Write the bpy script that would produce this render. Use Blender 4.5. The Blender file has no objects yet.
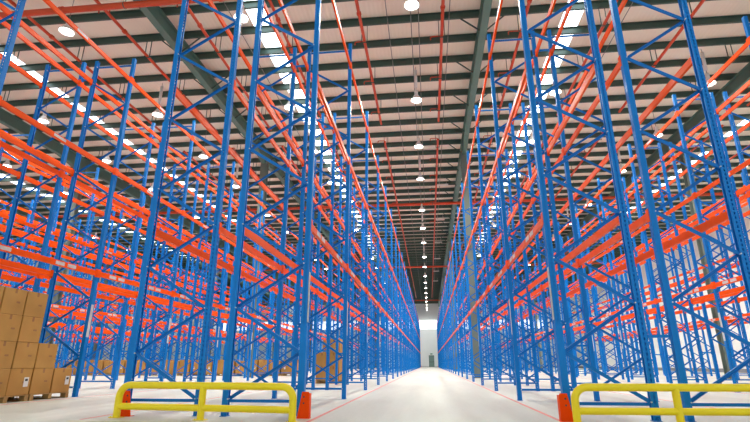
import bpy, math, random
from mathutils import Vector, Matrix
random.seed(7)
PI = math.pi
sc = bpy.context.scene
COL = sc.collection

# ------------------------------------------------------------------ layout (metres)
Y0, BAY = 8.0, 4.05             # first frame plane, bay pitch
DEPTH, FLUE = 1.24, 0.23        # frame depth, half the gap between back-to-back rows
HT = 9.95                       # upright height
LEVELS = (3.14, 6.12, 9.17)
PW, PD = 0.100, 0.096           # post width (along Y) and depth (along X)
ROOF = 15.622
YW = 124.0                      # end wall
XL, XR = -55.0, 28.5

# ------------------------------------------------------------------ materials
def new_mat(name):
    m = bpy.data.materials.new(name); m.use_nodes = True
    return m, m.node_tree.nodes, m.node_tree.links, m.node_tree.nodes['Principled BSDF']
def lin(c):
    return tuple(((v/255)/12.92 if v/255 <= .04045 else ((v/255+.055)/1.055)**2.4) for v in c) + (1,)
def paint(name, rgb, rough=.4, var=.08, scale=3.0, metal=0.0, bump=0.0, spec=.5):
    m, n, l, b = new_mat(name)
    c = lin(rgb)
    tc = n.new('ShaderNodeTexCoord'); nz = n.new('ShaderNodeTexNoise'); nz.inputs['Scale'].default_value = scale
    nz.inputs['Detail'].default_value = 4
    rp = n.new('ShaderNodeValToRGB')
    rp.color_ramp.elements[0].position = .3; rp.color_ramp.elements[1].position = .7
    rp.color_ramp.elements[0].color = tuple(v*(1-var) for v in c[:3])+(1,)
    rp.color_ramp.elements[1].color = tuple(min(1, v*(1+var)) for v in c[:3])+(1,)
    l.new(tc.outputs['Object'], nz.inputs['Vector']); l.new(nz.outputs['Fac'], rp.inputs['Fac'])
    l.new(rp.outputs['Color'], b.inputs['Base Color'])
    b.inputs['Roughness'].default_value = rough; b.inputs['Metallic'].default_value = metal
    b.inputs['Specular IOR Level'].default_value = spec
    if bump:
        bp = n.new('ShaderNodeBump'); bp.inputs['Strength'].default_value = bump
        l.new(nz.outputs['Fac'], bp.inputs['Height']); l.new(bp.outputs['Normal'], b.inputs['Normal'])
    return m
def emit(name, rgb, s):
    m, n, l, b = new_mat(name)
    b.inputs['Base Color'].default_value = lin(rgb)
    b.inputs['Emission Color'].default_value = lin(rgb); b.inputs['Emission Strength'].default_value = s
    return m

def post_mat():
    """blue powder coat with the rows of teardrop slots punched through web and flanges"""
    m, n, l, b = new_mat('blue_slotted_steel')
    def M(op, a, bb=None):
        x = n.new('ShaderNodeMath'); x.operation = op
        for i, v in enumerate((a, bb)):
            if v is None: continue
            if isinstance(v, (int, float)): x.inputs[i].default_value = v
            else: l.new(v, x.inputs[i])
        return x.outputs[0]
    tc = n.new('ShaderNodeTexCoord'); sp = n.new('ShaderNodeSeparateXYZ'); l.new(tc.outputs['Object'], sp.inputs[0])
    zf = M('FRACT', M('DIVIDE', sp.outputs['Z'], .075))
    zin = M('LESS_THAN', M('ABSOLUTE', M('SUBTRACT', zf, .5)), .28)
    wy = M('LESS_THAN', M('ABSOLUTE', M('SUBTRACT', M('ABSOLUTE', sp.outputs['Y']), .026)), .010)
    wx = M('GREATER_THAN', sp.outputs['X'], PD/2-.006)
    fx = M('LESS_THAN', M('ABSOLUTE', sp.outputs['X']), .012)
    fy = M('GREATER_THAN', M('ABSOLUTE', sp.outputs['Y']), PW/2-.006)
    hole = M('MULTIPLY', zin, M('MAXIMUM', M('MULTIPLY', wy, wx), M('MULTIPLY', fx, fy)))
    b.inputs['Base Color'].default_value = lin(BLUE)
    b.inputs['Roughness'].default_value = .38; b.inputs['Specular IOR Level'].default_value = .25
    tr = n.new('ShaderNodeBsdfTransparent'); mx = n.new('ShaderNodeMixShader')
    l.new(hole, mx.inputs[0]); l.new(b.outputs[0], mx.inputs[1]); l.new(tr.outputs[0], mx.inputs[2])
    l.new(mx.outputs[0], n['Material Output'].inputs['Surface'])
    return m
BLUE = (0, 126, 216)
M_POSTN = post_mat()
M_BLUE = paint('blue_powder_coat', BLUE, .38, .05, 2, spec=.25)
M_BLUE2 = paint('blue_bracing_paint', (0, 116, 204), .40, .05, 2, spec=.25)
M_ORANGE = paint('orange_powder_coat', (250, 86, 0), .38, .05, 2, spec=.12)
M_ORANGE2 = paint('orange_protector_paint', (246, 76, 0), .45, .06, 6, spec=.12)
M_STICK = paint('grey_sticker', (208, 200, 200), .5, .10, 40)
M_LABEL = paint('location_strip', (196, 205, 210), .35, .12, 30)
M_YEL = paint('yellow_paint', (250, 226, 20), .33, .04, 3)
M_FLOOR_LINE = paint('red_floor_tape', (232, 142, 128), .55, .18, 9)
M_TAPE = paint('worn_yellow_tape', (205, 196, 140), .6, .25, 14)
M_GREEN = paint('green_grey_steel', (92, 116, 112), .45, .06, 1.2)
M_PURLIN = paint('dark_green_purlin', (62, 88, 80), .5, .08, 1.0)
M_RAFTER = paint('green_rafter', (84, 120, 110), .45, .06, 1.0)
M_COLUMN = paint('grey_green_column', (112, 124, 116), .5, .05, 1.0)
M_PIPE = paint('red_pipe_paint', (204, 74, 34), .42, .10, 2)
M_WALL = paint('white_wall_panel', (242, 243, 243), .6, .02, .6)
M_WHITE = paint('white_housing', (225, 225, 222), .4, .03, 8)
M_GREY = paint('grey_conduit', (120, 124, 122), .5, .08, 4)
M_DOOR = paint('grey_green_door', (122, 146, 140), .45, .04, 3)
M_DARK = paint('dark_frame', (70, 82, 80), .5, .04, 3)
M_SKIRT = paint('grey_skirting', (128, 130, 138), .5, .05, 2)
M_CARD = paint('cardboard', (184, 136, 68), .75, .10, 2.2)
M_CARDTAPE = paint('carton_tape', (150, 102, 54), .35, .06, 8)
M_WOOD = paint('pallet_wood', (176, 138, 84), .8, .20, 5)
M_PAPER = paint('paper_label', (228, 228, 226), .6, .02, 6)
M_INK = paint('printed_ink', (60, 60, 66), .6, .02, 6)
M_REDINK = paint('red_print', (200, 45, 35), .6, .02, 6)
M_SIGN = paint('green_sign', (60, 130, 95), .5, .02, 6)
M_BULB = emit('lamp_glow', (255, 250, 240), 60)
M_REFL = paint('lamp_reflector', (235, 235, 235), .3, .02, 6)
M_SKY = emit('daylit_skylight_panel', (236, 248, 255), 9.0)
M_WIN = emit('daylit_window_pane', (244, 250, 255), 3.0)
def roof_mat():
    m, n, l, b = new_mat('white_roof_sheet')
    tc = n.new('ShaderNodeTexCoord'); wv = n.new('ShaderNodeTexWave'); wv.wave_type = 'BANDS'; wv.bands_direction = 'X'
    wv.inputs['Scale'].default_value = 1.6; wv.inputs['Distortion'].default_value = 0
    nz = n.new('ShaderNodeTexNoise'); nz.inputs['Scale'].default_value = .5
    rp = n.new('ShaderNodeValToRGB'); rp.color_ramp.elements[0].color = lin((232, 224, 208)); rp.color_ramp.elements[1].color = lin((246, 240, 226))
    l.new(tc.outputs['Object'], wv.inputs['Vector']); l.new(tc.outputs['Object'], nz.inputs['Vector'])
    l.new(nz.outputs['Fac'], rp.inputs['Fac']); l.new(rp.outputs['Color'], b.inputs['Base Color'])
    bp = n.new('ShaderNodeBump'); bp.inputs['Strength'].default_value = .15; bp.inputs['Distance'].default_value = .03
    l.new(wv.outputs['Fac'], bp.inputs['Height']); l.new(bp.outputs['Normal'], b.inputs['Normal'])
    b.inputs['Roughness'].default_value = .55
    return m
M_ROOF = roof_mat()
def floor_mat():
    m, n, l, b = new_mat('sealed_concrete')
    tc = n.new('ShaderNodeTexCoord')
    nz = n.new('ShaderNodeTexNoise'); nz.inputs['Scale'].default_value = .35; nz.inputs['Detail'].default_value = 8; nz.inputs['Roughness'].default_value = .6
    n2 = n.new('ShaderNodeTexNoise'); n2.inputs['Scale'].default_value = 18; n2.inputs['Detail'].default_value = 5
    mp = n.new('ShaderNodeMapping'); mp.inputs['Scale'].default_value = (3.0, .35, 1)
    l.new(tc.outputs['Object'], mp.inputs['Vector']); l.new(mp.outputs['Vector'], nz.inputs['Vector']); l.new(tc.outputs['Object'], n2.inputs['Vector'])
    ad = n.new('ShaderNodeMath'); ad.operation = 'MULTIPLY_ADD'; ad.inputs[1].default_value = .25
    l.new(n2.outputs['Fac'], ad.inputs[0]); l.new(nz.outputs['Fac'], ad.inputs[2])
    rp = n.new('ShaderNodeValToRGB'); rp.color_ramp.elements[0].position = .4; rp.color_ramp.elements[1].position = .8
    rp.color_ramp.elements[0].color = lin((194, 193, 182)); rp.color_ramp.elements[1].color = lin((220, 220, 210))
    l.new(ad.outputs[0], rp.inputs['Fac']); l.new(rp.outputs['Color'], b.inputs['Base Color'])
    rr = n.new('ShaderNodeMapRange'); rr.inputs['To Min'].default_value = .36; rr.inputs['To Max'].default_value = .55
    l.new(nz.outputs['Fac'], rr.inputs['Value']); l.new(rr.outputs['Result'], b.inputs['Roughness'])
    return m
M_FLOOR = floor_mat()

# ------------------------------------------------------------------ mesh helper
class MB:
    def __init__(s): s.v = []; s.f = []; s.mi = []; s.sm = []
    def add(s, vs, fs, mi=0, smooth=False):
        o = len(s.v); s.v += [tuple(v) for v in vs]
        for f in fs: s.f.append(tuple(i+o for i in f)); s.mi.append(mi); s.sm.append(smooth)
    def box(s, x0, x1, y0, y1, z0, z1, mi=0):
        x0, x1 = sorted((x0, x1)); y0, y1 = sorted((y0, y1)); z0, z1 = sorted((z0, z1))
        s.add([(x0,y0,z0),(x1,y0,z0),(x1,y1,z0),(x0,y1,z0),(x0,y0,z1),(x1,y0,z1),(x1,y1,z1),(x0,y1,z1)],
              [(0,3,2,1),(4,5,6,7),(0,1,5,4),(1,2,6,5),(2,3,7,6),(3,0,4,7)], mi)
    def cbox(s, x0, x1, y0, y1, z0, z1, c, mi=0):
        """box with chamfered vertical and horizontal edges (corners cut by c)"""
        pts = []
        for z, k in ((z0, c), (z0+c, 0), (z1-c, 0), (z1, c)):
            a0, a1, b0, b1 = x0+k, x1-k, y0+k, y1-k
            pts += [(a0+c,b0,z),(a1-c,b0,z),(a1,b0+c,z),(a1,b1-c,z),(a1-c,b1,z),(a0+c,b1,z),(a0,b1-c,z),(a0,b0+c,z)]
        fs = [tuple(range(7,-1,-1)), tuple(range(24,32))]
        for r in range(3):
            for i in range(8):
                j = (i+1) % 8; fs.append((r*8+i, r*8+j, r*8+8+j, r*8+8+i))
        s.add(pts, fs, mi)
    def bar(s, a, b, w, h, mi=0, up=(0,0,1)):
        a, b = Vector(a), Vector(b); d = (b-a).normalized(); u = Vector(up)
        if abs(d.dot(u)) > .98: u = Vector((0,1,0))
        r = d.cross(u).normalized(); u = r.cross(d).normalized()
        vs = [p + r*sx*w/2 + u*sz*h/2 for p in (a, b) for sx, sz in ((-1,-1),(1,-1),(1,1),(-1,1))]
        s.add(vs, [(3,2,1,0),(4,5,6,7),(0,1,5,4),(1,2,6,5),(2,3,7,6),(3,0,4,7)], mi)
    def prism(s, poly, z0, z1, mi=0, axis='z'):
        n = len(poly)
        f3 = {'z': lambda p, t: (p[0], p[1], t), 'y': lambda p, t: (p[0], t, p[1]), 'x': lambda p, t: (t, p[0], p[1])}[axis]
        vs = [f3(p, z0) for p in poly] + [f3(p, z1) for p in poly]
        s.add(vs, [tuple(range(n-1,-1,-1)), tuple(range(n, 2*n))] + [(i,(i+1)%n,(i+1)%n+n,i+n) for i in range(n)], mi)
    def tube(s, pts, r, n=10, mi=0, cap=True):
        pts = [Vector(p) for p in pts]; rings = []
        d0 = (pts[1]-pts[0]).normalized(); u = Vector((0,0,1)) if abs(d0.z) < .9 else Vector((1,0,0))
        r0 = d0.cross(u).normalized(); off = []
        for i, p in enumerate(pts):
            if i == 0: d = d0
            elif i == len(pts)-1: d = (pts[-1]-pts[-2]).normalized()
            else: d = ((pts[i+1]-p).normalized() + (p-pts[i-1]).normalized()).normalized()
            r0 = (r0 - d*r0.dot(d)).normalized(); u0 = d.cross(r0)
            k = r if not isinstance(r, (list, tuple)) else r[i]
            rings += [p + (r0*math.cos(2*PI*j/n) + u0*math.sin(2*PI*j/n))*k for j in range(n)]
        fs = []
        for i in range(len(pts)-1):
            for j in range(n):
                q = (j+1) % n; fs.append((i*n+j, i*n+q, i*n+n+q, i*n+n+j))
        s.add(rings, fs, mi, True)
        if cap:
            m = len(pts)-1
            s.add([rings[j] for j in range(n)], [tuple(range(n-1,-1,-1))], mi); s.add([rings[m*n+j] for j in range(n)], [tuple(range(n))], mi)
    def lathe(s, prof, n=20, mi=0):
        vs = [(r*math.cos(2*PI*j/n), r*math.sin(2*PI*j/n), z) for r, z in prof for j in range(n)]
        fs = [(i*n+j, i*n+(j+1)%n, i*n+n+(j+1)%n, i*n+n+j) for i in range(len(prof)-1) for j in range(n)]
        s.add(vs, fs, mi, True)
    def mesh(s, name, mats):
        me = bpy.data.meshes.new(name); me.from_pydata(s.v, [], s.f)
        for m in (mats if isinstance(mats, (list, tuple)) else [mats]): me.materials.append(m)
        me.polygons.foreach_set('material_index', s.mi); me.polygons.foreach_set('use_smooth', s.sm); me.update()
        return me
def put(name, me, parent=None, loc=(0,0,0), rz=0):
    o = bpy.data.objects.new(name, me); COL.objects.link(o)
    o.location = loc; o.rotation_euler = (0, 0, rz)
    if parent is not None: o.parent = parent
    return o
def tag(o, label, cat, group=None):
    o['label'] = label; o['category'] = cat
    if group: o['group'] = group
    return o
def thing(name, label, cat, loc=(0,0,0), rz=0, group=None):
    return tag(put(name, None, None, loc, rz), label, cat, group)
def struct(name, me, loc=(0,0,0)):
    o = put(name, me, None, loc); o['kind'] = 'structure'; return o
def copy(o, parent=None, loc=None, rz=None):
    c = o.copy(); COL.objects.link(c); c.parent = parent
    if loc is not None: c.location = loc
    if rz is not None: c.rotation_euler = (0, 0, rz)
    return c
ORD = ['first','second','third','fourth','fifth','sixth','seventh','eighth','ninth','tenth','eleventh','twelfth','thirteenth',
       'fourteenth','fifteenth','sixteenth','seventeenth','eighteenth','nineteenth','twentieth']

# ------------------------------------------------------------------ building shell
b = MB(); b.box(XL-.3, XR+.3, -14, YW+.3, -.2, 0); struct('floor', b.mesh('floor', M_FLOOR))
SKYX = [-48.6, -34.7, -20.8, -7.1, 6.85, 20.9]; SW = .42
b = MB(); edges = [XL-.3] + [e for x in SKYX for e in (x-SW, x+SW)] + [XR+.3]
for i in range(0, len(edges), 2): b.box(edges[i], edges[i+1], -10, YW+.3, ROOF, ROOF+.08)
struct('ceiling', b.mesh('ceiling', M_ROOF))
for k, x in enumerate(SKYX):
    b = MB(); b.box(x-SW, x+SW, -10, YW, ROOF+.01, ROOF+.05)
    struct('window_%d' % (k+2), b.mesh('skylight', M_SKY))
b = MB(); b.box(XL-.3, XL, -10, YW, 0, ROOF); struct('wall_left', b.mesh('wall_left', M_WALL))
b = MB(); b.box(XR, XR+.3, -10, YW, 0, ROOF); struct('wall_right', b.mesh('wall_right', M_WALL))
WZ0, WZ1 = 9.1, 11.1
b = MB(); b.box(XL, XR, YW, YW+.3, 0, WZ0); b.box(XL, XR, YW, YW+.3, WZ1, ROOF)
struct('wall_far', b.mesh('wall_far', M_WALL))
b = MB(); b.box(XL, XR, YW+.12, YW+.16, WZ0, WZ1); w = struct('window_1', b.mesh('ribbon_window', M_WIN))
b = MB()
for i in range(31): b.box(XL+i*2, XL+i*2+.08, YW+.04, YW+.12, WZ0, WZ1)
put('window_frame', b.mesh('window_frame', M_WHITE), w)
for nm, bx in (('baseboard_right', (XR-.04, XR, -10, YW, 0, .35)), ('baseboard_left', (XL, XL+.04, -10, YW, 0, .35)), ('baseboard_far', (XL, XR, YW-.04, YW, 0, .12))):
    b = MB(); b.box(*bx); struct(nm, b.mesh(nm, M_SKIRT))
b = MB(); b.box(-.03, 1.1, YW-.07, YW-.005, 0, 2.65)
d = struct('door_1', b.mesh('door', M_DOOR))
b = MB(); b.box(-.10, -.03, YW-.1, YW-.005, 0, 2.72); b.box(1.1, 1.17, YW-.1, YW-.005, 0, 2.72); b.box(-.10, 1.17, YW-.1, YW-.005, 2.65, 2.74)
b.box(-.03, 1.1, YW-.09, YW-.07, 1.15, 1.25)
put('door_frame', b.mesh('door_frame', M_DARK), d)
b = MB(); b.box(.25, .8, YW-.1, YW-.005, 2.98, 3.2); tag(put('exit_sign', b.mesh('exit_sign', M_SIGN)), 'small green sign on the end wall above the far door', 'sign')

# rafters and columns
COLX = [-38.9, -25.0, -11.1, 2.8, 16.7]; COLY = [30.2, 54.5, 78.8, 103.1]
RB = 14.57
def hsec(b, x0, x1, y0, y1, z0, z1, t=.02, axis='y'):
    if axis == 'y':
        b.box(x0, x1, y0, y1, z0, z0+t); b.box(x0, x1, y0, y1, z1-t, z1); xm = (x0+x1)/2; b.box(xm-t/2, xm+t/2, y0, y1, z0+t, z1-t)
for i, x in enumerate(COLX):
    b = MB(); hsec(b, x-.16, x+.16, -10, YW, RB, 15.3, .025)
    for y in [cy + s*.0 for cy in COLY for s in (0,)]:
        for s in (-1, 1): b.prism([(y, RB), (y+s*2.4, RB), (y, RB-.42)], x-.15, x+.15, 0, 'x')
    r = struct('roof_rafter', b.mesh('roof_rafter', M_RAFTER))
    if i in (2, 3):
        bb = MB()
        me = None
        for k in range(16):
            y = 17.8 + 3.2*k
            for s in (-1, 1):
                if me is None:
                    q = MB(); q.bar((.10, 0, .03), (.95, 0, .76), .05, .05, 0, (0,1,0)); me = q.mesh('flange_brace', M_PURLIN)
                    q = MB(); q.bar((-.10, 0, .03), (-.95, 0, .76), .05, .05, 0, (0,1,0)); me2 = q.mesh('flange_brace', M_PURLIN)
                put('flange_brace', me if s > 0 else me2, r, (x, y+.09, RB))
    for y in COLY:
        b = MB(); w2 = .22
        b.box(x-w2, x+w2, y-w2, y-w2+.03, 0, RB-.02); b.box(x-w2, x+w2, y+w2-.03, y+w2, 0, RB-.02); b.box(x-.0125, x+.0125, y-w2+.03, y+w2-.03, 0, RB-.02)
        b.box(x-w2-.03, x+w2+.03, y-w2-.04, y+w2+.04, 0, .03)
        struct('steel_column', b.mesh('steel_column', M_COLUMN))
# purlins: Z sections on top of the rafters
b = MB(); q = .30
b.box(XL, XR, -.01, .01, 0, q); b.box(XL, XR, 0, .09, 0, .015); b.box(XL, XR, -.09, 0, q-.015, q); b.box(XL, XR, .08, .09, .015, .04)
pm = b.mesh('roof_purlin', M_PURLIN)
for k in range(-14, 67):
    struct('roof_purlin', pm, (0, 17.8+1.6*k, 15.302))

# ------------------------------------------------------------------ sprinkler pipes
b = MB(); b.tube([(0,0,.09), (0,0,1.55)], .014, 6); b.tube([(-.02,0,0), (.02,0,0)], .137, 12); RODM = b.mesh('hanger', M_PURLIN)
def main_pipe(y, lab):
    r = thing('sprinkler_main', lab, 'pipe', (0, y, 14.05))
    b = MB(); b.tube([(XL+.5, 0, 0), (XR-.5, 0, 0)], .125, 12); put('pipe', b.mesh('pipe', M_PIPE), r)
    b = MB()
    for i in range(9): b.tube([(-27+6.5*i, 0, 0), (-26.85+6.5*i, 0, 0)], .155, 12)
    put('coupling', b.mesh('coupling', M_PIPE), r)
    for i in range(9):
        put('hanger', RODM, r, (-23.3+6.0*i, 0, 0))
for y, lab in ((14.15, 'thick red pipe crossing the ceiling nearest the camera, above the first racks'), (39.8, 'second thick red pipe crossing the ceiling, counted from the camera'),
               (68.3, 'third thick red pipe crossing the ceiling, counted from the camera'), (106.7, 'farthest thick red pipe crossing the ceiling by the end wall')):
    main_pipe(y, lab)
b = MB(); b.tube([(0,0,0), (0,0,.16), (-.06,0,.22), (-.42,0,.22), (-.48,0,.18), (-.48,0,.06)], .028, 8); arm = b.mesh('sprinkler_arm', M_PIPE)
b = MB(); b.bar((-.12,0,-.1), (-.12,0,.852), .03, .03); b.bar((.12,0,-.1), (.12,0,.852), .03, .03); b.bar((-.12,0,-.09), (.12,0,-.09), .03, .03); hang = b.mesh('hanger', M_PURLIN)
PX = [ -22.8, -19.4, -16.0, -12.6, -9.2, -5.8, -2.4, 1.0, 4.4, 7.8, 11.2, 14.6, 18.0, 21.4]
SIDE = {-2.4: 'over the left half of the central aisle', 1.0: 'over the right half of the central aisle'}
for i, x in enumerate(PX):
    for sg, (ya, yb) in enumerate(((-2, 25.6), (28.0, 105.5))):
        where = SIDE.get(x) or ('%s pipe run %s of the central aisle' % (ORD[(5-i) if x < 0 else (i-8)], 'left' if x < 0 else 'right'))
        r = thing('sprinkler_pipe', 'thin red sprinkler pipe, %s, %s' % (where, 'near section' if sg == 0 else 'far section'), 'pipe', (x, ya, 14.45), 0, 'red branch sprinkler pipes under the roof')
        b = MB(); L = yb-ya; b.tube([(0, 0, 0), (0, L, 0)], [.068, .068], 8)
        for j in range(1, int(L/6)): b.tube([(0, j*6.0, 0), (0, j*6.0+.12, 0)], .10, 8)
        put('pipe', b.mesh('pipe', M_PIPE), r)
        if -13 < x < 12:
            for j in range(8 if abs(x) < 6 else 5): put('sprinkler_arm', arm, r, (0, (4.2 if sg == 0 else .4)+3.2*j, .05))
        for j in range(3):
            put('hanger', hang, r, (0, (17.8-ya if sg == 0 else 1.0)+3.2*j, 0))

# ------------------------------------------------------------------ high bay lamps
lamp_y = [14.5, 21.2, 26.6, 32.0, 39.3, 45.1, 51.0, 58.4, 64.8, 72.0, 78.0, 84.0, 90.4, 96.4, 103.0, 109.0, 114.8, 120.0]  # last lamp is an addition, put in to brighten the end wall
b = MB(); b.lathe([(.07, .34), (.10, .33), (.14, .26), (.22, .14), (.27, .02), (.285, 0), (.265, .005), (.20, .14), (.12, .25), (.0, .30)], 20); shade = b.mesh('lamp_shade', M_REFL)
b = MB(); b.lathe([(0, -.02), (.10, 0), (.21, .03), (.225, .06), (.18, .13), (0, .2)], 16); bulb = b.mesh('bulb', M_BULB)
b = MB(); b.lathe([(0, .34), (.075, .34), (.09, .38), (.09, .55), (.05, .6), (0, .6)], 14); neck = b.mesh('lamp_neck', M_WHITE)
b = MB(); b.lathe([(0, .75), (.075, .75), (.075, 1.75), (0, 1.75)], 14); balst = b.mesh('ballast_tube', M_WHITE)
b = MB(); b.tube([(0,0,.58), (0,0,1.96)], .012, 6); cable = b.mesh('cable', M_GREY)
LZ = 13.3
lamp_rows = [(-34.3, 'fifth aisle left of centre', lamp_y[1:7]), (-27.5, 'fourth aisle left of centre', lamp_y[1:7]), (-20.4, 'third aisle left of centre', lamp_y[:7]), (-13.85, 'second aisle left of centre', lamp_y[:9]),
             (-6.7, 'first aisle left of centre', lamp_y[:11]), (-.22, 'central aisle', lamp_y),
             (6.5, 'first aisle right of centre', lamp_y[:11]), (13.5, 'second aisle right of centre', lamp_y[:9]), (21.2, 'third aisle right of centre, row extended to brighten the wall', lamp_y[:12])]  # third right row lengthened with added, unseen lamps to brighten the right wall
LP = 220.0
for x, nm, ys in lamp_rows:
    for i, y in enumerate(ys):
        r = thing('high_bay_lamp', 'lit bell-shaped lamp, %s from the camera, above the %s' % (ORD[i], nm), 'lamp', (x, y, LZ), 0, 'high bay lamps above the aisles')
        put('lamp_shade', shade, r); put('bulb', bulb, r); put('lamp_neck', neck, r)
        if i < 8:
            put('cable', cable, r)
            if i % 2 == 1 and abs(x) < 15: put('ballast_tube', balst, r)
        L = bpy.data.lights.new('lamp_light', 'SPOT'); L.energy = LP*10; L.spot_size = math.radians(165); L.spot_blend = .6; L.shadow_soft_size = .22; L.color = (.95, 1, .93)
        lo = bpy.data.objects.new('lamp_light', L); COL.objects.link(lo); lo.location = (x, y, LZ-.04)
# conduits the lamps hang from
for x, lab in ((-.32, 'thin grey conduit left of the lamp row over the central aisle'), (.02, 'thin grey conduit right of the lamp row over the central aisle'), (-1.35, 'thin grey conduit between the red pipe and lamps, central aisle'),
               (1.35, 'thin grey conduit beside the right red pipe over the central aisle'), (-8.1, 'thin grey conduit over the aisle left of centre'), (8.6, 'thin grey conduit over the aisle right of centre'), (9.0, 'outer thin grey conduit over the aisle right of centre')):
    b = MB(); b.tube([(x, 2, 15.283), (x, 116, 15.283)], .02, 6); tag(put('conduit', b.mesh('conduit', M_GREY)), lab, 'conduit')
b = MB(); b.cbox(-.45, .45, -.07, .07, 0, .12, .02); b.box(-.3, -.28, -.01, .01, .12, .64); b.box(.28, .3, -.01, .01, .12, .64)
lin_me = b.mesh('linear_light', M_WHITE)
for i, y in enumerate((37.0, 47.0, 56.5, 66.0, 75.5, 85.0)):
    tag(put('linear_light', lin_me, None, (1.55, y, 14.66)), 'small unlit white strip fixture under the roof right of the lamps, %s from the camera' % ORD[i], 'light fixture', 'unlit strip fixtures over the aisle')

# ------------------------------------------------------------------ rack parts
def post_mesh(mat):
    b = MB(); w, d, t, lp = PW/2, PD/2, .006, .022
    # web on +x, flanges, return lips
    b.box(d-t, d, -w, w, 0, HT); b.box(-d, d-t, -w, -w+t, 0, HT); b.box(-d, d-t, w-t, w, 0, HT)
    b.box(-d, -d+t, -w+t, -w+lp, 0, HT); b.box(-d, -d+t, w-lp, w-t, 0, HT)
    b.box(-d-.004, d+.004, -w-.035, w+.035, .0, .009, 1)
    for s in (-1, 1): b.tube([(0, s*(w+.02), .009), (0, s*(w+.02), .04)], .012, 6, 1)
    return b.mesh('post', [mat, M_BLUE2])
POST = post_mesh(M_POSTN)
def brace_mesh():
    """bracing of one frame, aisle post at +x (DEPTH/2), flue post at -x"""
    def chan(b, a, c, op):
        """C channel strut, 54 x 28 mm; op=-1: open side to -y, op=+1: open side to +y"""
        a, c = Vector(a), Vector(c); d = (c-a).normalized(); n = Vector((-d.z, 0, d.x))
        yb = Vector((0, -op*.0125, 0))
        b.bar(a+yb, c+yb, .003, .054, 0)
        for k in (-1, 1): b.bar(a+n*k*.0255, c+n*k*.0255, .028, .003, 0)
    b = MB(); xa, xf = DEPTH/2-.045, -DEPTH/2+.045
    b.bar((xf, 0, .23), (xa, 0, .23), .035, .045, 0); b.bar((xf, 0, 9.72), (xa, 0, 9.72), .035, .045, 0)
    z = .26; side = 0; k = 0
    seq = [(xf, .26)]
    for k in range(7):
        seq.append((xa, .97+1.48*k)); seq.append((xf, 1.71+1.48*k))
    seq = [p for p in seq if p[1] < 9.7][:13]; 
    for i in range(len(seq)-1):
        yo = -.0145 if i % 2 else .0145
        a, c = seq[i], seq[i+1]
        chan(b, (a[0], yo, a[1]), (c[0], yo, c[1]), 1 if i % 2 else -1)
    for x, zz in seq + [(xf, 9.72), (xa, 9.72), (xa, .23)]:
        b.tube([(x, -.056, zz), (x, .056, zz)], .011, 6, 1)
    return b.mesh('upright_frame', [M_BLUE2, M_WHITE])
FRAME = brace_mesh()
def beam_mesh(stick):
    """box beam, outer face towards +x; hung on the outer face of the posts, origin mid bay"""
    b = MB(); L = BAY/2 - PW/2 - .004
    b.prism([(-.026, -.070), (.024, -.070), (.024, .050), (.006, .054), (.006, .070), (-.026, .070)], -L, L, 0, 'y')
    for s in (-1, 1):
        e = s*L
        b.box(.024, .030, e, e-s*.05, -.11, .11)              # connector plate against the post side
        b.box(.030, .036, e, e+s*.058, -.11, .11)             # plate lapping the post face
        b.box(-.022, .030, e, e-s*.006, -.11, .11)
    if stick == 2:
        for y in (-1.38, -.98, .62, 1.02): b.box(.0241, .0249, y-.15, y+.15, -.044, .040, 1)
    if stick == 1:
        for y in (-.2, ): b.box(.0241, .0249, y-.2, y+.2, -.036, .034, 1)
    return b.mesh('load_beam', [M_ORANGE, M_STICK])
BEAMS = [beam_mesh(0), beam_mesh(1), beam_mesh(2)]
b = MB(); b.box(-FLUE, FLUE, -.02, .02, -.02, .02); 
SPACER = None
def spacer_mesh():
    b = MB(); h = FLUE-PD/2-.007
    b.bar((-h, 0, 0), (h, 0, 0), .04, .045); b.box(-h, -h+.008, -.045, .045, -.06, .06); b.box(h-.008, h, -.045, .045, -.06, .06)
    return b.mesh('row_spacer', M_BLUE)
SPACER = spacer_mesh()
b = MB(); b.box(0, .003, -.05, .05, 1.46, 2.30)
for k in range(5): b.box(.003, .0034, -.030, .030, 1.55+.14*k, 1.62+.14*k, 1)
LSTRIP = b.mesh('label_strip', [M_LABEL, M_STICK])
b = MB(); w, d = PW/2+.007, PD/2+.007
b.box(d-.008, d, -w, w, .02, 1.4); b.box(-d, d-.008, -w, -w+.008, .02, 1.4); b.box(-d, d-.008, w-.008, w, .02, 1.4)
SLEEVE = b.mesh('post_sleeve', M_BLUE)

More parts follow.
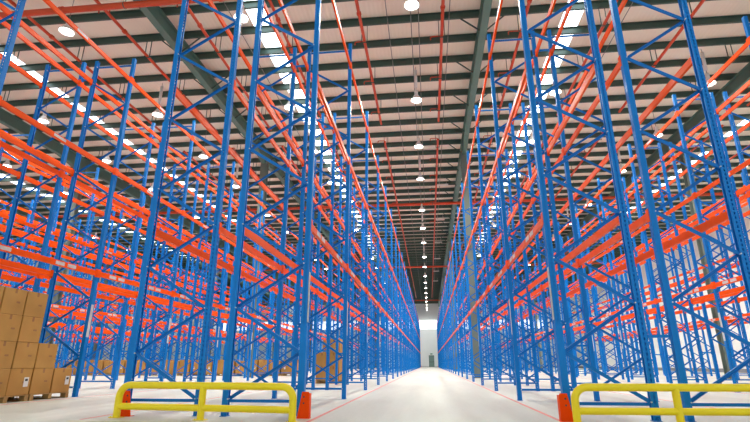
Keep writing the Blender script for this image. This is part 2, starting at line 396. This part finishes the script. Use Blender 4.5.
def rack_row(c, side, nframes, label, cat='pallet rack', strips=0, spacers=0, sleeve=False):
    """c: centre of the back-to-back pair, side=+1: row on its +x side. local +x of a frame = towards the aisle"""
    xc = c + side*(FLUE + DEPTH/2)
    r = thing('pallet_rack_row', label, cat, (xc, Y0, 0))
    rz = 0 if side > 0 else PI
    for k in range(nframes):
        y = k*BAY
        f = put('upright_frame', FRAME, r, (0, y, 0), rz)
        put('post', POST, f, (DEPTH/2, 0, 0), 0); put('post', POST, f, (-DEPTH/2, 0, 0), PI)
        if k < strips: put('label_strip', LSTRIP, f, (DEPTH/2+PD/2+.001 + (.007 if sleeve and k == 0 else 0), 0, 0), 0)
        if sleeve and k == 0: put('post_sleeve', SLEEVE, f, (DEPTH/2, 0, 0), 0)
    n = 0; rest = MB()
    for k in range(nframes-1):
        for lv, z in enumerate(LEVELS):
            for s in (1, -1):
                outer = (s == side)                           # aisle side beam
                me = BEAMS[(2 if lv == 0 else 1) if outer else 0]
                loc = (s*(DEPTH/2 + PD/2-.030), (k+.5)*BAY, z); rr = 0 if s > 0 else PI
                if n < (96 if nframes > 20 else 60): put('load_beam', me, r, loc, rr)
                else:
                    mt = Matrix.Translation(loc) @ Matrix.Rotation(rr, 4, 'Z')
                    o = len(rest.v); rest.v += [tuple(mt @ v.co) for v in me.vertices]
                    for p in me.polygons: rest.f.append(tuple(i+o for i in p.vertices)); rest.mi.append(p.material_index); rest.sm.append(False)
                n += 1
    if rest.v: put('load_beam', rest.mesh('load_beam', [M_ORANGE, M_STICK]), r)['kind'] = 'stuff'
    for k in range(spacers):
        for z in (1.2, 9.3): put('row_spacer', SPACER, r, (-side*(DEPTH/2+FLUE), k*BAY, z))
    return r
CL = [-3.52, -10.4, -17.3, -24.25]; CR = [3.5, 10.45, 17.4]
rack_row(CL[0], 1, 28, 'blue and orange pallet rack row lining the left side of the central aisle', strips=14, spacers=8, sleeve=True)
rack_row(CL[0], -1, 28, 'pallet rack row back to back behind the row on the central aisle\'s left side', strips=8)
rack_row(CR[0], 1, 28, 'pallet rack row back to back behind the row on the central aisle\'s right side', strips=8)
rack_row(CR[0], -1, 28, 'blue and orange pallet rack row lining the right side of the central aisle', strips=14, spacers=8, sleeve=True)
rack_row(CL[1], 1, 22, 'pallet rack row at left with the tall stack of cardboard boxes at its near end', strips=6, spacers=5)
rack_row(CL[1], -1, 22, 'pallet rack row back to back behind the row that holds the tall box stack', strips=0)
rack_row(CR[1], -1, 22, 'pallet rack row facing the first row pair right of the central aisle across an aisle', strips=6, spacers=5)
rack_row(CR[1], 1, 22, 'outer row of the second back-to-back rack pair right of the central aisle')
for i, (c, s, lab) in enumerate(((CL[2], 1, 'inner row of the third back-to-back rack pair left of the central aisle'), (CL[2], -1, 'outer row of the third back-to-back rack pair left of the central aisle'),
    (CL[3], 1, 'inner row of the fourth back-to-back rack pair left of the central aisle'), (CL[3], -1, 'outer row of the fourth back-to-back rack pair left of the central aisle'),
    (-31.15, 1, 'inner row of the fifth rack pair left of the centre, seen only through other racks'), (-31.15, -1, 'outer row of the fifth rack pair left of the centre, seen only through other racks'),
    (-38.05, 1, 'inner row of the outermost rack pair at far left, seen only through other racks'), (-38.05, -1, 'outer row of the outermost rack pair at far left, seen only through other racks'),
    (CR[2], -1, 'inner row of the third back-to-back rack pair, near the right wall'), (CR[2], 1, 'outer row of the third back-to-back rack pair, near the right wall'))):
    rack_row(c, s, 13, lab)

# ------------------------------------------------------------------ corner protectors
def protector_mesh(s):
    """angle plate in front of the aisle post; s=+1 leg returns on the +x side"""
    b = MB()
    P = [(-.10, 0), (.09, 0), (.09, .36), (.07, .385), (-.03, .385)]
    b.prism(P if s > 0 else [(-x, z) for x, z in P][::-1], -.008, 0, 0, 'y')
    b.box(s*.082, s*.09, 0, .11, 0, .36)
    b.box(-.10, .10, -.012, .10, 0, .008)
    for z in (.22, .31): b.tube([(0, -.010, z), (0, -.007, z)], .014, 8, 1)
    return b.mesh('post_protector', [M_ORANGE2, M_INK])
PRO = {1: protector_mesh(1), -1: protector_mesh(-1)}
for x, s, lab in ((CL[0]+1.47+.10, 1, 'orange steel protector at the foot of the post left of the central aisle'), (CR[0]-1.47-.07, -1, 'orange steel protector at the foot of the post right of the central aisle'),
                  (CL[0]-1.47+.14, -1, 'orange protector behind the left end of the left yellow barrier'),
                  (CL[1]+1.47+.045, 1, 'orange protector at the near post of the rack holding the box stack')):
    tag(put('post_protector', PRO[s], None, (x, Y0-.22, 0)), lab, 'post protector')
ye = Y0+27*BAY
for x, s, lab in ((CL[0]+1.47+.045, 1, 'small orange protector at the far end of the central aisle, left'), (CR[0]-1.47-.045, -1, 'small orange protector at the far end of the central aisle, right')):
    tag(put('post_protector', PRO[s], None, (x, ye+.3, 0), 0), lab, 'post protector')

# ------------------------------------------------------------------ yellow barriers
def barrier(x0, y0, x1, y1, lab):
    L = math.hypot(x1-x0, y1-y0); a = math.atan2(y1-y0, x1-x0)
    r = thing('guard_rail', lab, 'guard rail', (x0, y0, 0), a)
    R, H, rad = .18, .48, .054
    pts = [(0,0,.008), (0,0,H-R)] + [(R-R*math.cos(t), 0, H-R+R*math.sin(t)) for t in [PI/12*i for i in range(1, 6)]] + [(R,0,H), (L-R,0,H)] + \
          [(L-R+R*math.sin(t), 0, H-R+R*math.cos(t)) for t in [PI/12*i for i in range(1, 6)]] + [(L,0,H-R), (L,0,.008)]
    b = MB(); b.tube(pts, rad, 16); put('hoop_rail', b.mesh('hoop_rail', M_YEL), r)
    b = MB(); b.tube([(.02,0,.165), (L/2-.03,0,.165)], rad*.92, 14); b.tube([(L/2+.03,0,.165), (L-.02,0,.165)], rad*.92, 14); put('middle_rail', b.mesh('middle_rail', M_YEL), r)
    b = MB(); b.tube([(L/2,0,.008), (L/2,0,H-.01)], rad*.98, 14); put('centre_post', b.mesh('centre_post', M_YEL), r)
    pl = MB(); pl.box(-.09, .09, -.07, .07, 0, .009)
    for sx in (-1, 1): pl.tube([(sx*.065, -.045, .009), (sx*.065, -.045, .022)], .011, 6)
    pm = pl.mesh('base_plate', M_YEL)
    for x in (0, L/2, L): put('base_plate', pm, r, (x, 0, 0))
barrier(-4.89, 7.62, -1.98, 7.26, 'yellow tubular guard rail in front of the racks on the left')
barrier(2.03, 7.54, 4.82, 7.66, 'yellow tubular guard rail in front of the racks on the right')
b = MB(); b.box(-5.3, -1.9, 7.06, 7.12, 0, .002); tag(put('floor_tape', b.mesh('floor_tape', M_TAPE)), 'worn yellow tape strip on the floor along the left yellow rail', 'floor marking')
# red floor lines along the aisles
for x, lab in ((-1.77, 'thin red line on the floor along the left side of the central aisle'), (1.88, 'thin red line on the floor along the right side of the central aisle'),
               (-5.25, 'thin red floor line outside the rack row, left of the left yellow rail'), (5.35, 'thin red floor line beyond the right yellow rail'),
               (-8.7, 'thin red floor line in front of the stacked boxes'), (8.8, 'thin red floor line along the second rack pair on the right')):
    b = MB(); b.box(x-.03, x+.03, 7.3, 119, 0, .0015); tag(put('floor_line', b.mesh('floor_line', M_FLOOR_LINE)), lab, 'floor marking')

# ------------------------------------------------------------------ pallets and boxes
def pallet_mesh(wx, wy):
    b = MB()
    for i in range(7): t = -wx/2 + i*(wx-.09)/6; b.box(t, t+.09, -wy/2, wy/2, .118, .138)
    for y in (-wy/2, -.05, wy/2-.1):
        b.box(-wx/2, wx/2, y, y+.1, .10, .118); b.box(-wx/2, wx/2, y, y+.1, 0, .02)
        for x in (-wx/2, -.07, wx/2-.14): b.box(x, x+.14, y, y+.1, .02, .10)
    return b.mesh('pallet', M_WOOD)
def carton_mesh(wx, wy, h):
    b = MB(); b.cbox(-wx/2, wx/2, -wy/2, wy/2, 0, h, .008)
    t = .03
    b.box(-t, t, -wy/2+.01, wy/2-.01, h, h+.001, 1)
    b.box(-t, t, -wy/2-.0008, -wy/2, h*.78, h, 1); b.box(-t, t, wy/2, wy/2+.0008, h*.78, h, 1)
    b.box(wx/2, wx/2+.0008, -t, t, h*.82, h, 1)
    b.box(wx/2, wx/2+.0008, .06, .16, h*.45, h*.52, 1)
    return b.mesh('cardboard_box', [M_CARD, M_CARDTAPE])
def label_mesh(w, h, red=False):
    b = MB(); b.box(0, .001, -w/2, w/2, 0, h); b.box(.001, .0015, -w*.3, w*.3, h*.6, h*.85, 1)
    return b.mesh('shipping_label', [M_PAPER, M_REDINK if red else M_INK])
# tall stack at left, in the first bay of the second rack pair
PAL = pallet_mesh(1.1, 1.22)
pals = [tag(put('pallet', PAL, None, (-9.55, y, 0)), 'wooden pallet under the tall box stack at left, ' + n, 'pallet', 'pallets under the tall box stack')
        for y, n in ((8.75, 'nearest the camera'), (10.02, 'in the middle'), (11.29, 'farthest from the camera'))]
BXM = carton_mesh(.53, .60, .558); LBM = label_mesh(.13, .2)
tiers = ['bottom', 'second', 'third', 'top']; cols = ['first', 'second', 'third', 'fourth', 'fifth', 'sixth']
for j, y in enumerate((8.45, 9.075, 9.70, 10.325, 10.97, 11.60)):
    for d in (0, 1):
        nt = (4, 4, 4, 4, 2, 1)[j]
        if d == 1: nt = (4, 4, 4, 4, 3, 2)[j]
        for t in range(nt):
            if d == 1 and t < nt-2 and j < 3: continue
            o = put('cardboard_box', BXM, None, (-9.275 - .55*d + random.uniform(-.008, .008), y + random.uniform(-.008, .008), 0.139+.561*t), random.uniform(-.012, .012))
            tag(o, 'brown cardboard box, %s column from the camera, %s tier of the tall left stack%s' % (cols[j], tiers[t], '' if d == 0 else ', rear'), 'box', 'boxes in the tall stack at left')
            if d == 0 and t == 0 and j in (1, 3, 5): put('shipping_label', LBM, o, (.2665, .17, .17))
# long low line of cartons across the hall behind the racks on the left
CT = carton_mesh(.74, .95, .92); PL2 = pallet_mesh(1.56, 1.05)
CT2 = carton_mesh(.74, .95, .84)
lab2 = label_mesh(.12, .16); lab3 = label_mesh(.1, .22, True)
i = 0; x = -9.4
while x > -27.5:
    if abs(x+.0 - -11.1) < 0: pass
    p = tag(put('pallet', PL2, None, (x, 34.35, 0)), 'wooden pallet in the low line of boxes behind the left racks, %s from the right' % ORD[i], 'pallet', 'pallets in the low line of boxes')
    for s in (1, -1):
        me = CT if (i*2+s) % 3 else CT2
        o = tag(put('cardboard_box', me, None, (x+s*.385, 34.35, .139)), 'large brown carton, %s one on the %s pallet from the right in the low line' % ('right' if s > 0 else 'left', ORD[i]), 'box', 'cartons in the low line behind the left racks')
        if (i+s) % 2: put('shipping_label', lab2 if i % 3 else lab3, o, (.2 if s > 0 else -.15, -.4765, .3), -PI/2)
    i += 1; x -= 1.64
# tall stacks inside the second row, seen through the first racks
PL3 = pallet_mesh(1.0, 1.1); CB = carton_mesh(.5, .54, .56)
for k, (y, n) in enumerate(((21.65, 'near'), (22.95, 'far'))):
    tag(put('pallet', PL3, None, (-4.325, y, 0)), 'wooden pallet under the %s box stack inside the rack row left of the aisle' % n, 'pallet', 'pallets inside the second row')
    for t in range(3):
        for sx in (-1, 1):
            for sy in (-1, 1):
                if k == 0 and t == 2 and sx < 0: continue
                tag(put('cardboard_box', CB, None, (-4.325+sx*.252, y+sy*.272, .139+.562*t)), 'cardboard box, %s tier, %s %s corner of the %s stack inside the second rack row' % (tiers[t], 'front' if sy < 0 else 'back', 'right' if sx > 0 else 'left', n), 'box', 'boxes stacked inside the second rack row')

# ------------------------------------------------------------------ world, camera, view
W = bpy.data.worlds.new('World'); sc.world = W; W.use_nodes = True
bg = W.node_tree.nodes['Background']; bg.inputs['Color'].default_value = (.96, 1.0, .96, 1); bg.inputs['Strength'].default_value = 1.7
cam = bpy.data.cameras.new('Camera'); co = bpy.data.objects.new('Camera', cam); COL.objects.link(co); sc.camera = co
f, vx, vy, cx, cy = 479.0, 429.5, 363.7, 375.0, 211.0
cam.sensor_width = 36; cam.lens = f/750*36; cam.clip_end = 400; cam.clip_start = .05
yv = Vector((vx-cx, -(vy-cy), f)).normalized(); p = math.atan2(vy-cy, f)
zv = Vector((0, math.cos(p), math.sin(p))); xv = yv.cross(zv)
if xv.x < 0: xv = -xv
# world = rows(xv, yv, zv) applied to camera coords (right, up, forward)
right = Vector((xv.x, yv.x, zv.x)); up = Vector((xv.y, yv.y, zv.y)); fwd = Vector((xv.z, yv.z, zv.z))
M = Matrix(((right.x, up.x, -fwd.x, 0), (right.y, up.y, -fwd.y, 0), (right.z, up.z, -fwd.z, .8), (0,0,0,1)))
co.matrix_world = M
vs = sc.view_settings; sc.display_settings.display_device = 'sRGB'
vs.view_transform = 'Standard'; vs.look = 'None'; vs.gamma = 1; vs.use_curve_mapping = False; vs.exposure = -0.86
cy_ = sc.cycles; cy_.use_denoising = True; cy_.max_bounces = 6; cy_.diffuse_bounces = 4; cy_.transparent_max_bounces = 24; cy_.sample_clamp_indirect = 8
